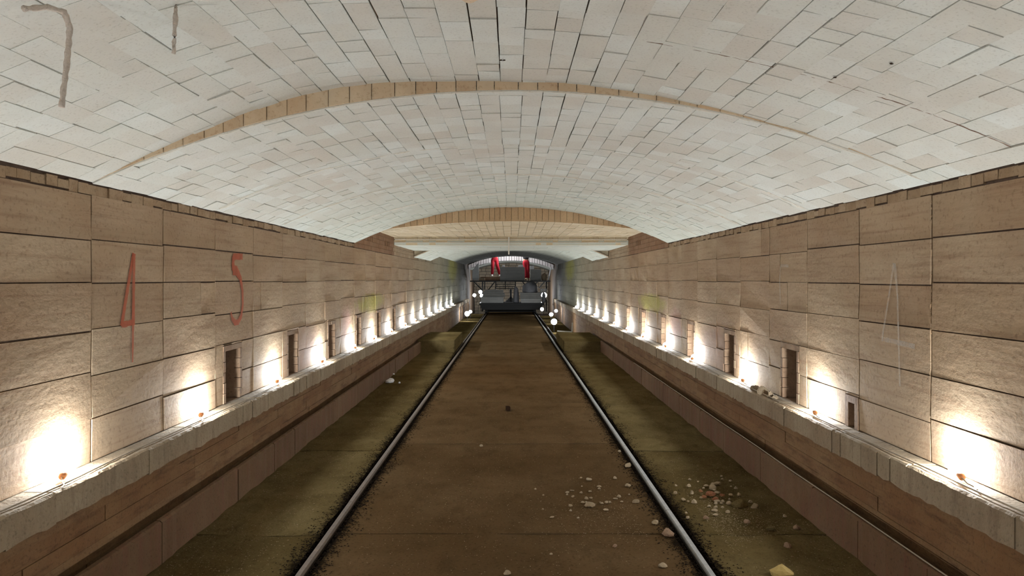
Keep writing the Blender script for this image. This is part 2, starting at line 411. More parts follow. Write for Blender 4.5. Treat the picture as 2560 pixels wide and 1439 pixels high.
# ---------------------------------------------------------------- side walls
def sub(rects, h):
    out = []
    for (a, b, c, d) in rects:
        p, q, r, s = h
        if q <= a or p >= b or s <= c or r >= d: out.append((a, b, c, d)); continue
        if p > a: out.append((a, p, c, d))
        if q < b: out.append((q, b, c, d))
        m0, m1 = max(a, p), min(b, q)
        if r > c: out.append((m0, m1, c, r))
        if s < d: out.append((m0, m1, s, d))
    return out
rows = [-.961, -.745, -.502, -.264, -.024, .212, .442]
LZ = H-.961
def side_wall(s, name):
    holes = []
    k = 0
    doorY = [5.71+1.615*i for i in range(6)]
    for y in doorY: holes.append((y, y+.30, -.961, -.56))
    small = []
    if s > 0: small = [(4.74, 4.83, -.961, -.80)]
    allh = holes+small
    cols = []; y = 3.90-.815*7; i = 0
    while y < 36: cols.append(y); y += .8125 if y < 14 else 1.1
    cols.append(36.2)
    mb = MB()
    def X(d): return s*(W+d)
    def block(a, b, c, d, g1, g2, jit, depth=.04, base=0.):
        e = [base+R.uniform(0, jit) for _ in range(4)]
        ch = .003
        f = [(X(e[0]), a+g1, H+c+g2), (X(e[1]), b-g1, H+c+g2), (X(e[2]), b-g1, H+d-g2), (X(e[3]), a+g1, H+d-g2)]
        mb.hexa(f, [(X(depth), p[1], p[2]) for p in f], skip_back=True)
    rowjit = [[R.uniform(-.012, .012) for _ in cols] for _ in rows]
    for ci in range(len(cols)-1):
        a, b = cols[ci], cols[ci+1]
        wide = .022 if abs(a-3.9) < .1 or (s > 0 and abs(a-5.5) < .1) else R.choice((.006, .010))
        wide2 = .022 if abs(b-3.9) < .1 or (s > 0 and abs(b-5.5) < .1) else .007
        for ri in range(6):
            z0 = rows[ri]+(rowjit[ri][ci] if 0 < ri else 0); z1 = rows[ri+1]+(rowjit[ri+1][ci] if ri < 5 else 0)
            rects = [(a, b, z0, z1)]
            if R.random() < .2 and a > 4.6:
                m = a+(b-a)*R.choice((.25, .4, .5, .7)); rects = [(a, m, z0, z1), (m, b, z0, z1)]
            for h in allh: rects = [r for q in rects for r in sub([q], (h[0]-.045, h[1]+.045, h[2], h[3]+.045))]
            for (p, q, r_, t) in rects:
                g1 = (wide/2 if p == a else wide2/2 if q == b else .002)
                jj = .008 if R.random() < .7 else .011
                block(p, q, r_, t, R.uniform(.5, 1)*g1, R.choice((.0012, .003, .005)), jj)
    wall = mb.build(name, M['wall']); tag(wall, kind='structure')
    # brick frames around the openings and the recesses behind
    mb = MB()
    for (a, b, c, d) in holes:
        fr = [(a-.045, a, c+i*.08, min(d, c+(i+1)*.08)) for i in range(6) if c+i*.08 < d]
        fr += [(b, b+.045, c+i*.08, min(d, c+(i+1)*.08)) for i in range(6) if c+i*.08 < d]
        fr += [(a-.045, a+.12, d, d+.045), (a+.12, b+.045, d, d+.045)]
        for (p, q, r_, t) in fr:
            o_ = R.uniform(.0, .006); g = .002
            f = [(X(o_), p+g, H+r_+g), (X(o_), q-g*.2, H+r_+g), (X(o_), q-g*.2, H+t-g), (X(o_), p+g, H+t-g)]
            mb.hexa(f, [(X(.10), v[1], v[2]) for v in f], skip_back=True)
        # reveals
        mb.face([(X(.05), a, H+c), (X(.4), a, H+c), (X(.4), a, H+d), (X(.05), a, H+d)])
        mb.face([(X(.05), b, H+c), (X(.4), b, H+c), (X(.4), b, H+d), (X(.05), b, H+d)])
        mb.face([(X(.05), a, H+d), (X(.4), a, H+d), (X(.4), b, H+d), (X(.05), b, H+d)])
        mb.face([(X(-.0), a, H+c-.001), (X(.4), a, H+c-.001), (X(.4), b, H+c-.001), (X(-.0), b, H+c-.001)])
    for (a, b, c, d) in small:
        f = [(X(.004), a-.05, H+c), (X(.004), a, H+c), (X(.004), a, H+d+.05), (X(.004), a-.05, H+d+.05)]
        for (p, q, r_, t) in ((a-.045, a, c, d+.0), (b, b+.045, c, d+.0), (a-.045, b+.045, d, d+.045)):
            f = [(X(-.002), p, H+r_), (X(-.002), q, H+r_), (X(-.002), q, H+t), (X(-.002), p, H+t)]
            mb.hexa(f, [(X(.05), v[1], v[2]) for v in f], skip_back=True)
        mb.face([(X(.07), a, H+c), (X(.07), b, H+c), (X(.07), b, H+d), (X(.07), a, H+d)])
    mb.build('opening_surround', M['jamb'], wall)
    mb = MB()
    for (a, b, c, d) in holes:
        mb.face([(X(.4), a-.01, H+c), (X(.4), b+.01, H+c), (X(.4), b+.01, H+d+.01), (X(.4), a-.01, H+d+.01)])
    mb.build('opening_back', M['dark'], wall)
    # bed behind the blocks
    mb = MB(); rr = [(-1.8, 36.2, -.98, .70)]
    for h in allh: rr = [q for r0 in rr for q in sub([r0], h)]
    for (a, b, c, d) in rr: mb.face([(X(.022), a, H+c), (X(.022), b, H+c), (X(.022), b, H+d), (X(.022), a, H+d)])
    mb.build('joint_bed', M['wall_gap'], wall)
    # rough course under the vault
    mb = MB(); y = -1.6
    while y < Y2:
        e = y+R.uniform(.07, .15); o_ = R.uniform(.003, .012); z1 = .497+R.uniform(-.008, .004); z0 = .447+R.uniform(-.008, .008)
        f = [(X(o_), y+.002, H+z0), (X(o_+R.uniform(-.004, .004)), e-.002, H+z0), (X(o_), e-.002, H+z1), (X(o_), y+.002, H+z1)]
        mb.hexa(f, [(X(.06), v[1], v[2]) for v in f]); y = e
    mb.build('rough_brick_course', M['band'], wall)
    # infill wall of the cross chamber with vent slots, plus the wall heads further on
    slots = []
    for c0 in ((11.30, 12.9) if s < 0 else (12.62,)):
        for q in range(4): slots.append((c0+q*.13, c0+q*.13+.05, .585, .672))
    mb = MB(); rr = []; z = .445; ri = 0
    while z < .95:
        y = Y2-.02-(.1 if ri % 2 else 0)
        while y < Y4+.2:
            e = y+.25; rr.append((max(y, Y2-.02), min(e, Y4+.2), z, min(z+.07, .95))); y = e
        z += .07; ri += 1
    for h in slots: rr = [q for r0 in rr for q in sub([r0], h)]
    for (a, b, c, d) in rr:
        o_ = R.uniform(0, .003); g = .0015
        f = [(X(o_), a+g, H+c+g), (X(o_), b-g, H+c+g), (X(o_), b-g, H+d-g), (X(o_), a+g, H+d-g)]
        mb.hexa(f, [(X(.04), v[1], v[2]) for v in f], mi=0 if a < 13.7 else 1)
    mb.face([(X(.039), Y2, H+.44), (X(.039), Y4, H+.44), (X(.039), Y4, H+1.1), (X(.039), Y2, H+1.1)], (.1, .1, .1), 2)
    mb.build('infill_brickwork', [M['infill'], M['wall'], M['dark']], wall)
    mb = MB(); y = 20.1
    while y < 36:
        e = y+R.uniform(.5, .9); o_ = R.uniform(0, .01)
        f = [(X(o_), y+.003, H+.445), (X(o_), e-.003, H+.445), (X(o_), e-.003, H+.69), (X(o_), y+.003, H+.69)]
        mb.hexa(f, [(X(.06), v[1], v[2]) for v in f]); y = e
    y = Y4+.2
    while y < 20.1:
        e = min(y+R.uniform(.1, .2), 20.1); o_ = R.uniform(.004, .015)
        f = [(X(o_), y+.002, H+.445), (X(o_), e-.002, H+.445), (X(o_), e-.002, H+.49), (X(o_), y+.002, H+.49)]
        mb.hexa(f, [(X(.06), v[1], v[2]) for v in f]); y = e
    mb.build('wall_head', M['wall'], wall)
    # brown wall under the ledge
    mb = MB(); y = -1.8; z_rows = (-1.95, -1.40, -1.32, -1.24, -1.16, -1.09)
    for zi in range(5):
        y = -1.8
        while y < 36.2:
            e = y+R.uniform(.7, 1.3); o_ = -.118+R.uniform(0, .006)
            f = [(X(o_), y+.001, H+z_rows[zi]+.0008), (X(o_), e-.001, H+z_rows[zi]+.0008), (X(o_), e-.001, H+z_rows[zi+1]-.0008), (X(o_), y+.001, H+z_rows[zi+1]-.0008)]
            mb.hexa(f, [(X(-.06), v[1], v[2]) for v in f]); y = e
    mb.build('lower_brickwork', M['lower'], wall)
    return wall
wl = side_wall(-1, 'wall_left'); wr = side_wall(1, 'wall_right')

# ledges, kerbs
def strip(s, name, x0, x1, z0, z1, ya, yb, mat, lens, jit, top_jit, rag=0.0):
    """long stone band made of irregular stones; x0 is the face towards the track"""
    mb = MB(); y = ya
    while y < yb:
        e = min(yb, y+R.choice(lens)*R.uniform(.8, 1.2)); nseg = max(2, int((e-y)/.06))
        if y > 12: nseg = 2
        o_ = R.uniform(0, jit); tz = R.uniform(-top_jit, 0); gy = R.choice((.0008, .0015, .005))
        prof = []
        for k in range(nseg+1):
            yy = y+gy+(e-y-2*gy)*k/nseg
            w1 = R.uniform(-1, 1)*jit*.5; w2 = R.uniform(0, 1)*top_jit; w3 = R.uniform(-1, 1)*rag
            c = .006+R.random()*.006
            prof.append([(s*(x0+o_+w1), yy, z0+w3), (s*(x0+o_+w1), yy, z1+tz-w2-c), (s*(x0+o_+w1+c*1.3), yy, z1+tz-w2), (s*x1, yy, z1+tz-w2*.3), (s*x1, yy, z0)])
        col = rc()
        for a, b in zip(prof, prof[1:]):
            for q in range(5): mb.face([a[q], b[q], b[(q+1) % 5], a[(q+1) % 5]], col)
        mb.face(prof[0], col); mb.face(prof[-1], col)
        y = e
    o = mb.build(name, M[mat]); tag(o, kind='structure'); return o
strip(-1, 'trim_1', 2.055, 2.26, H-1.105, LZ, -1.8, 36.2, 'ledge', (.12, .2, .3, .7), .006, .004, .008)
strip(1, 'trim_2', 2.055, 2.26, H-1.105, LZ, -1.8, 36.2, 'ledge', (.12, .2, .3, .7), .006, .004, .008)
strip(-1, 'trim_3', 1.95, 1.985, -.10, .235, -1.8, 16.2, 'kerb', (.8, 1.0, .6), .006, .006)
strip(1, 'trim_4', 1.95, 1.985, -.10, .235, -1.8, 16.2, 'kerb', (.8, 1.0, .6), .006, .006)

# ---------------------------------------------------------------- floor
RL, RRt = -1.127, 1.066       # rail centre lines
def fl(mb, x0, x1, y0, y1, z, nx, ny, amp, seed, mi=0):
    col = rc(); g = .010
    def P(i, j):
        x = x0+(x1-x0)*i/nx; y = y0+g+(y1-y0-2*g)*j/ny
        return (x, y, z+noise.noise(Vector((x*3+seed, y*3, 0)))*amp+noise.noise(Vector((x*11+seed, y*11, 3)))*amp*.4)
    for i in range(nx):
        for j in range(ny): mb.face([P(i, j), P(i+1, j), P(i+1, j+1), P(i, j+1)], col, mi)
    for i in range(nx):
        for j in (0, ny):
            a, b = P(i, j), P(i+1, j); mb.face([a, b, (b[0], b[1], -.08), (a[0], a[1], -.08)], col, mi)
mb = MB(); js = [-1.8, .2, 2.2, 4.6, 7.11, 9.5, 12.3, 15.1, 18.3, 22, 26, 31, 36, 45]
for k, (a, b) in enumerate(zip(js, js[1:])):
    fl(mb, RL+.06, RRt-.06, a, b, R.uniform(-.004, 0), 22 if b < 12 else 6, int((b-a)*10) if b < 12 else 6, .006, k)
for s, (xa, xb) in ((-1, (-1.96, RL-.06)), (1, (RRt+.06, 1.96))):
    jj = [-1.8, .6, 2.5, 4.58, 6.8, 9.3, 12.1, 16.0]
    for k, (a, b) in enumerate(zip(jj, jj[1:])): fl(mb, xa, xb, a, b, R.uniform(-.006, 0), 9, int((b-a)*10), .014, k*5+s, 1)
floor = mb.build('floor', [M['floor'], M['floorside']]); tag(floor, kind='structure')
mb = MB()
for xr in (RL, RRt): mb.box(xr-.09, xr+.09, -1.8, 45, -.12, -.035)
mb.build('rail_bed', M['grit'], floor)
mb = MB(); mb.box(-2.2, 2.2, -1.8, 45, -.6, -.5)
for s in (-1, 1):
    a, b = sorted((s*1.985, s*2.1)); mb.box(a, b, -1.8, 16.2, -.2, -.10)
    mb.box(min(s*1.19, s*1.22), max(s*1.19, s*1.22), 16, 45, -.5, -.005)
mb.build('channel_bottom', M['chan'], floor)
mb = MB()
mb.box(-2.02, -1.23, 16.0, 18.6, -.4, .25); mb.box(1.16, 2.02, 16.2, 19.0, -.4, .21)
mb.box(-2.06, -1.22, 19, 36, -.5, -.12); mb.box(1.22, 2.06, 19, 36, -.5, -.2)
mb.build('side_step', M['floorside'], floor)
# patches where pale mortar was spilled
# end wall
mb = MB(); z = -.5
while z < H+1.3:
    x = -3
    while x < 3:
        e = x+R.uniform(.2, .5); mb.box(x+.01, e-.01, 44+R.uniform(-.05, .05), 44.3, z+.01, z+.17); x = e
    z += .18
o = mb.build('wall_back', M['earth']); tag(o, kind='structure')
mb = MB()
for s in (-1, 1):
    a, b = sorted((s*2.2, s*2.3)); mb.box(a, b, 36.2, 44, -.5, H+2.7)
mb.build('side_lining', M['chan'], o)

# rails
def rail(xc, mat, label, joints):
    w = .018
    prof = [(-.05, -.085), (-.05, -.075), (-.009, -.062), (-.009, -.012), (-w, -.004), (-w, .010), (-w+.006, .015), (w-.006, .015), (w, .010), (w, -.004), (.009, -.012), (.009, -.062), (.05, -.075), (.05, -.085)]
    mb = MB(); ys = [-1.7]+joints+[34]
    for a, b in zip(ys, ys[1:]):
        n = max(2, int((b-a)/.4)); rings = []
        dx = R.uniform(-.0015, .0015)
        for k in range(n+1):
            y = a+.003+(b-a-.006)*k/n; rings.append([(xc+dx+p[0], y, p[1]+noise.noise(Vector((y, xc, 0)))*.002) for p in prof])
        for r0, r1 in zip(rings, rings[1:]):
            for q in range(len(prof)): mb.face([r0[q], r1[q], r1[(q+1) % 14], r0[(q+1) % 14]])
        mb.face(rings[0]); mb.face(rings[-1])
    o = mb.build('track_rail', mat); tag(o, label, 'rail', 'rails of the floor track'); return o
rail(RL, M['rail_rust'], 'rusty brown track rail set in the floor, the left one of the two', [5.2, 10.9, 17])
rail(RRt, M['rail_steel'], 'worn shiny steel track rail set in the floor, the right one of the two', [5.02, 6.95, 9.8, 14, 20])

# dark scale along the rails and fine grit: uncountable
def flakes(name, mat, spots, label, cat, zoff=.0):
    mb = MB()
    for (x, y, sz) in spots:
        a = R.random()*6.28; h = sz*R.uniform(.12, .45); l = sz*R.uniform(.7, 1.6)
        z = zoff+R.uniform(-.001, .003)
        pts = [(x+l*math.cos(a), y+l*math.sin(a), z), (x+sz*.6*math.cos(a+2.1), y+sz*.6*math.sin(a+2.1), z), (x+sz*.6*math.cos(a+4.1), y+sz*.6*math.sin(a+4.1), z)]
        top = (x+R.uniform(-.2, .2)*sz, y+R.uniform(-.2, .2)*sz, z+h); col = rc()
        for i in range(3): mb.face([pts[i], pts[(i+1) % 3], top], col)
    o = mb.build(name, mat); tag(o, label, cat, kind='stuff'); return o
for xr, nm in ((RL, 'left'), (RRt, 'right')):
    for sd in (-1, 1):
        sp = []
        for i in range(6500):
            y = 2.2+14*R.random()**1.4; cl = .5+.5*noise.noise(Vector((y*2.6, xr, sd)))
            off = .026+min(.15, abs(R.gauss(0, .042))*(.5+1.5*cl))
            sp.append((xr+sd*(off+.012), y, R.uniform(.004, .012)))
        flakes('rust_scale', M['grit'], sp, 'black rust scale and dirt heaped along the %s edge of the %s rail' % ('left' if sd < 0 else 'right', nm), 'debris')
for x0, x1, n_, l_ in ((-1.92, -1.34, 4500, 'pale fine grit strewn over the side floor between left kerb and left rail'), (1.28, 1.92, 5500, 'pale fine grit strewn over the side floor between right rail and right kerb'), (-.90, .84, 4200, 'pale fine grit strewn thinly over the middle floor between the rails')):
    sp = []
    for i in range(n_):
        x = R.uniform(x0, x1); y = 2.4+8.4*R.random()**1.6
        if R.random() < .3 and x > 0: y = R.gauss(4.9, .3); x = x1-abs(R.gauss(0, .3)) if x1 < 1 else x0+abs(R.gauss(0, .25))
        if x0 < x < x1: sp.append((x, y, R.uniform(.002, .0065)))
    flakes('fine_grit', M['chips'], sp, l_, 'grit')

# ---------------------------------------------------------------- stones
def rock(px, py, wpx, hpx, mat, name, label, cat='stone', group=None, Yf=None, base=0.0, sx=1.0):
    # ground point under the pixel
    Y = Yf or (H-base)*F/(py+hpx/2-VY); x = (px-VX)*Y/F; r = wpx*Y/F/2; hh = max(.006, min(hpx*Y/F*.8, r*1.1))
    mb = MB(); import bmesh
    bm = bmesh.new(); bmesh.ops.create_icosphere(bm, subdivisions=2 if wpx > 14 else 1, radius=1)
    sd = R.random()*99; st = R.uniform(.7, 1.1)
    planes = [(Vector((R.uniform(-1, 1), R.uniform(-1, 1), R.uniform(-.1, 1))).normalized(), R.uniform(.45, .8)) for _ in range(13)]
    for v in bm.verts:
        p = v.co.copy()
        for n_, d_ in planes:
            k = p.dot(n_)
            if k > d_: p -= n_*(k-d_)
        p *= 1+.15*noise.noise(p*2+Vector((sd, 0, 0)))
        v.co = Vector((p.x*r*1.15, p.y*r*st*1.1, max(-.1*hh, (p.z+.45)*hh*.85)))
    me = bpy.data.meshes.new(name); bm.to_mesh(me); bm.free(); me.materials.append(mat)
    ca = me.color_attributes.new('tint', 'FLOAT_COLOR', 'CORNER'); c = rc(); ca.data.foreach_set('color', [c[0], c[1], c[2], 1]*len(me.loops))
    o = bpy.data.objects.new(name, me); sc.collection.objects.link(o); o.location = (x, Y, base+.004); o.rotation_euler = (0, 0, 0)
    tag(o, label, cat, group); return o
M['r_pale'] = stone('pale_rock', [(.20, .14, .08), (.30, .22, .13), (.38, .31, .21)], 14)
M['r_pink'] = stone('pinkish_rock', [(.17, .10, .055), (.23, .14, .085), (.29, .20, .13)], 14)
M['r_yel'] = stone('yellow_rock', [(.22, .14, .035), (.34, .23, .07), (.42, .31, .12)], 10)
M['r_red'] = stone('red_rubble', [(.14, .05, .02), (.20, .075, .03), (.24, .12, .05)], 14)
rock(1955, 1420, 52, 38, M['r_yel'], 'rock', 'yellow lumpy rock on the right side floor at the bottom edge')
rock(1668, 1326, 32, 22, M['r_pink'], 'rock', 'pinkish wedge of rock leaning against the inside of the right rail')
rock(1637, 1303, 16, 11, M['r_pale'], 'rock', 'pale rounded stone just behind the pinkish wedge by the right rail')
rock(1475, 1259, 28, 12, M['r_pale'], 'rock', 'flat whitish stone between the rails, front of the crumb scatter')
rock(1588, 1251, 20, 10, M['r_pale'], 'rock', 'flat whitish stone between the rails, nearest the right rail')
rock(1570, 1160, 16, 13, M['r_pale'], 'rock', 'grey stone touching the right rail beyond the floor joint')
rock(1549, 1125, 9, 9, M['r_pale'], 'rock', 'small stone beside the right rail right at the floor joint')
rock(1783, 1216, 20, 14, M['r_pale'], 'rock', 'pale triangular stone standing in the rubble right of the right rail')
rock(1888, 1262, 24, 14, M['r_pale'], 'rock', 'pale stone near the right kerb, at the end of the rubble patch')
rock(1991, 1310, 18, 24, M['r_pink'], 'rock', 'upright pinkish shard leaning on the foot of the right kerb')
rock(1962, 1288, 12, 8, M['r_pale'], 'rock', 'small pale stone at the foot of the right kerb behind the shard')
rock(1850, 1254, 46, 20, M['floorside'], 'rock', 'broad brown slab piece lying flat in the right rubble patch')
rock(1735, 1250, 16, 14, M['r_pale'], 'rock', 'pale cube of stone left of the red rubble')
rock(1765, 1292, 16, 10, M['r_pink'], 'rock', 'dull pink stone in front of the red rubble patch')
rock(1719, 1292, 14, 8, M['r_pale'], 'rock', 'pale flat pebble just right of the right rail, in front of the rubble')
rock(1968, 1360, 22, 14, M['r_pink'], 'rock', 'brownish stone on the side floor joint near the right kerb')
rock(1925, 1318, 26, 10, M['floorside'], 'rock', 'flat brown flake between the rubble patch and the right kerb')
rock(1868, 1302, 16, 10, M['r_pink'], 'rock', 'dark pinkish stone in the open floor before the rubble patch')
rock(1658, 1410, 24, 12, M['r_pale'], 'rock', 'pale flat stone left of the right rail at the bottom')
rock(1538, 1362, 14, 10, M['r_pink'], 'rock', 'brown pebble alone between the rails, in front of the scatter')
rock(1268, 1430, 20, 10, M['r_pale'], 'rock', 'pale stone in the track middle at the bottom edge')
rock(1378, 1382, 9, 9, M['r_pale'], 'rock', 'bright chip between the rails, near the bottom')
rock(1203, 1111, 11, 9, M['r_pale'], 'rock', 'whitish pebble lying in the cross joint of the middle floor')
rock(973, 949, 22, 13, M['white'], 'rock', 'white broken lump on the left side floor beside the kerb')
rock(999, 955, 8, 6, M['white'], 'rock', 'small white piece to the right of the white broken lump')
rock(983, 934, 8, 4, M['white'], 'rock', 'thin white flake behind the white broken lump')
for (px, py, w, h) in ((1777, 1232, 26, 10), (1760, 1240, 16, 9), (1790, 1246, 18, 9), (1752, 1226, 12, 8), (1806, 1236, 14, 8)):
    rock(px, py, w, h, M['r_red'], 'brick_lump', 'reddish crumbled brick lump in the rubble patch right of the right rail', 'brick piece', 'red brick lumps')
def zone(n, cx, cy, sx_, sy_, lo, hi, mat, label, group):
    k = 0
    while k < n:
        px, py = R.gauss(cx, sx_), R.gauss(cy, sy_)
        Y = H*F/(py-VY); x = (px-VX)*Y/F
        if py < 1120 or py > 1432 or abs(x-RRt) < .07 or x > 1.88 or not (-.9 < x): continue
        rock(px, py, R.uniform(lo, hi), R.uniform(lo, hi)*.55, mat, 'stone_chip', label, 'stone chip', group); k += 1
zone(34, 1480, 1240, 60, 22, 5, 15, M['r_pale'], 'small pale chip in the scatter between the rails, left of the right rail', 'chips inside the track')
zone(40, 1800, 1240, 62, 26, 6, 17, M['r_pale'], 'small pale chip in the rubble patch between right rail and kerb', 'chips outside the track')
mb = MB(); c = at(1270, 1025, H*F/(1025-VY)); mb.box(-.022, .022, -.05, .05, 0, .045)
o = mb.build('brick', M['dark']); o.location = (c.x, c.y, .001); o.rotation_euler = (0, 0, .15); tag(o, 'small dark brick lying alone in the middle of the track floor', 'brick')
# small rubble on the right ledge
for (px, y, w) in ((1908, 6.2, 34), (1925, 6.05, 22), (1885, 6.45, 22), (1942, 5.95, 16)):
    Y = y; x = 2.12; r = w*Y/F/2
    rock(VX+x*F/Y, 900, w, w*.7, M['ledge'], 'ledge_rubble', 'dusty rubble lump on the right ledge in front of the nearest opening', 'rubble', 'rubble on the right ledge', Yf=Y, base=LZ-.004)

# ---------------------------------------------------------------- lamps on the ledges
mb = MB(); pts = []; rads = []
for k, (y, r) in enumerate(((-.075, .010), (-.062, .014), (-.04, .016), (-.02, .024), (0, .031), (.018, .033), (.034, .028), (.045, .016), (.048, .003))):
    pts.append((0, y, .034)); rads.append(r)
bulb_pts = pts[2:]; bulb_r = rads[2:]
def make_lamp():
    root = empty('work_lamp', (0, 0, 0))
    b = MB(); b.tube(bulb_pts, bulb_r, 16); o = b.build('bulb', M['bulb'], root, True); o['label'] = 'glowing white bulb'
    b = MB(); b.tube([(0, -.105, .022), (0, -.10, .024), (0, -.075, .028), (0, -.038, .033)], [.009, .016, .018, .0185], 12); so = b.build('socket', M['socket'], root, True); so['label'] = 'orange lamp socket'
    b = MB(); b.tube([(0, -.104, .022), (.012, -.15, .010), (.03, -.19, .006), (.028, -.24, .006)], .004, 6); b.build('flex', M['cable'], root)
    ld = bpy.data.lights.new('lamp_light', 'POINT'); ld.energy = LAMP_W; ld.color = LAMP_C; ld.shadow_soft_size = .02
    lo = bpy.data.objects.new('lamp_light', ld); sc.collection.objects.link(lo); lo.parent = root; lo.location = (0, .006, .088)
    return root
proto = make_lamp(); used = False
ordn = ['', 'nearest', 'second', 'third', 'fourth', 'fifth', 'sixth', 'seventh', 'eighth', 'ninth', 'tenth', 'eleventh', 'twelfth', 'thirteenth', 'fourteenth', 'farthest']
LY = [3.54, 5.1, 6.73, 8.34, 10.0, 11.5, 13.07, 14.8, 16.34, 17.9, 19.6, 21.4, 22.9, 25, 26.9]
RY = [3.53, 5.18, 6.8, 8.62, 10.2, 11.9, 13.5, 15.2, 17.05, 18.8, 20.6, 22.4, 24.2]
for s, ys in ((-1, LY), (1, RY)):
    side = 'left' if s < 0 else 'right'
    for k, y in enumerate(ys+[1.93, .35, -1.1]):
        o = proto if not used else copy_tree(proto); used = True
        o.location = (s*2.158, y*1.016, LZ+.001); o.rotation_euler = (0, 0, (.25 if s < 0 else -.25)+R.uniform(-.15, .15))
        if k < len(ys):
            w_ = 'farthest' if k == len(ys)-1 else ordn[k+1]
            lab = 'glowing bulb lamp lying on the %s ledge, %s%s from the viewer' % (side, w_, '' if w_ not in ('nearest',) else ' one') if w_ != 'farthest' else 'glowing bulb lamp lying on the %s ledge, the farthest of that row' % side
            if w_ == 'nearest': lab = 'glowing bulb lamp on the %s ledge, the nearest to the viewer' % side
        else: lab = 'glowing bulb lamp on the %s ledge outside the frame, beside the viewer' % side
        tag(o, lab, 'lamp', 'lamps along the %s ledge' % side)
# cables along the ledges
for s in (-1, 1):
    mb = MB(); pts = []; y = -1.7
    while y < 27:
        pts.append((s*(2.10+.02*noise.noise(Vector((y*1.3, s, 0)))), y, LZ+.006)); y += .12
    mb.tube(pts, .0045, 6); o = mb.build('power_cable', M['cable']); tag(o, 'thin pale power cable running along the %s ledge past the lamps' % ('left' if s < 0 else 'right'), 'cable', 'ledge cables')
mb = MB(); pts = []; y = -1.5
while y < 12:
    pts.append((1.967+.008*noise.noise(Vector((y*.9, 4, 0))), y, .240+.002*noise.noise(Vector((y*2, 0, 0))))); y += .15
mb.tube(pts, .0035, 6); o = mb.build('thin_wire', M['cable']); tag(o, 'thin light wire lying along the top of the right kerb', 'wire')

# ---------------------------------------------------------------- painted numbers (part of the wall)
for (s_, Y_, zb, par) in ((1, 3.895, -.9, wr), (1, 5.525, -.9, wr), (-1, 3.897, -.95, wl), (-1, 5.53, -.6, wl)):
    b = MB(); pts = []; rads = []; z = .44
    while z > zb:
        pts.append((s_*(W+.012), Y_+R.uniform(-.004, .004), H+z)); rads.append(R.choice((.002, .005, .008)) if s_ > 0 else R.uniform(.002, .005)); z -= .022
    b.tube(pts, rads, 6); b.build('mortar_seam', M['band'], par)

def stroke(s, pts, w, mat, parent, name, z=-.002):
    """pts: pixel points on the wall; ribbon lying on the wall surface"""
    mb = MB(); P = []
    for i, (px, py, ww) in enumerate(pts):
        dx = abs(px-VX); Y = W*F/dx; P.append((Y, H+(VY-py)*Y/F, ww))
    # densify
    Q = []
    for a, b in zip(P, P[1:]):
        for k in range(8): t = k/8; Q.append(tuple(a[i]+(b[i]-a[i])*t for i in range(3)))
    Q.append(P[-1])
    L_ = []; Rr_ = []
    for i, (y, z_, ww) in enumerate(Q):
        a = Q[max(i-1, 0)]; b = Q[min(i+1, len(Q)-1)]
        d = Vector((b[0]-a[0], b[1]-a[1])).normalized(); n_ = Vector((-d.y, d.x))*ww*w*R.uniform(.85, 1.1)
        L_.append((s*(W+z), y+n_.x, z_+n_.y)); Rr_.append((s*(W+z), y-n_.x, z_-n_.y))
    for i in range(len(Q)-1): mb.face([L_[i], L_[i+1], Rr_[i+1], Rr_[i]])
    return mb
def merge(ms, name, mat, parent, label):
    m = MB()
    for k in ms:
        for f in k.f: m.face([k.v[i] for i in f])
    o = m.build(name, mat, parent); o['label'] = label; return o
m4 = [stroke(-1, [(333, 632, .8), (322, 700, 1), (312, 760, 1), (303, 815, 1)], .016, 0, 0, 0), stroke(-1, [(303, 812, 1.1), (320, 808, 1.1), (336, 803, 1.2)], .016, 0, 0, 0, -.003),
      stroke(-1, [(334, 634, .8), (333, 700, .8), (332, 790, .8), (331, 830, .6), (330, 905, .4)], .020, 0, 0, 0, -.0035)]
merge(m4, 'painted_number', M['red'], wl, 'orange-red painted number 4')
m5 = [stroke(-1, [(606, 641, 1), (592, 641, 1), (582, 641, 1)], .026, 0, 0, 0), stroke(-1, [(583, 640, 1), (582, 660, 1), (582, 676, 1)], .028, 0, 0, 0, -.003),
      stroke(-1, [(581, 675, 1.4), (590, 676, 1.5), (600, 695, 1.0), (605, 725, .8), (606, 760, .7), (602, 790, .8), (594, 805, .9), (587, 806, .9), (580, 797, .8), (576, 780, .5)], .028, 0, 0, 0, -.0035)]
merge(m5, 'painted_number', M['red'], wl, 'orange-red painted number 5')
m4r = [stroke(1, [(2236, 658, 1.3), (2232, 680, .9), (2220, 760, .7), (2206, 845, .9)], .012, 0, 0, 0), stroke(1, [(2205, 846, 1), (2240, 854, 1), (2288, 866, 1)], .014, 0, 0, 0, -.003),
       stroke(1, [(2238, 658, 1), (2245, 740, .7), (2248, 850, .7), (2251, 965, .6)], .014, 0, 0, 0, -.0035)]
merge(m4r, 'chalked_number', M['chalk'], wr, 'faded whitish number 4')
m5r = [stroke(1, [(1972, 664, 1), (1952, 664, 1)], .012, 0, 0, 0), stroke(1, [(1952, 664, 1), (1950, 700, 1), (1952, 760, .8)], .010, 0, 0, 0, -.003)]
merge(m5r, 'chalked_number', M['chalk'], wr, 'very faint whitish stroke of another number')

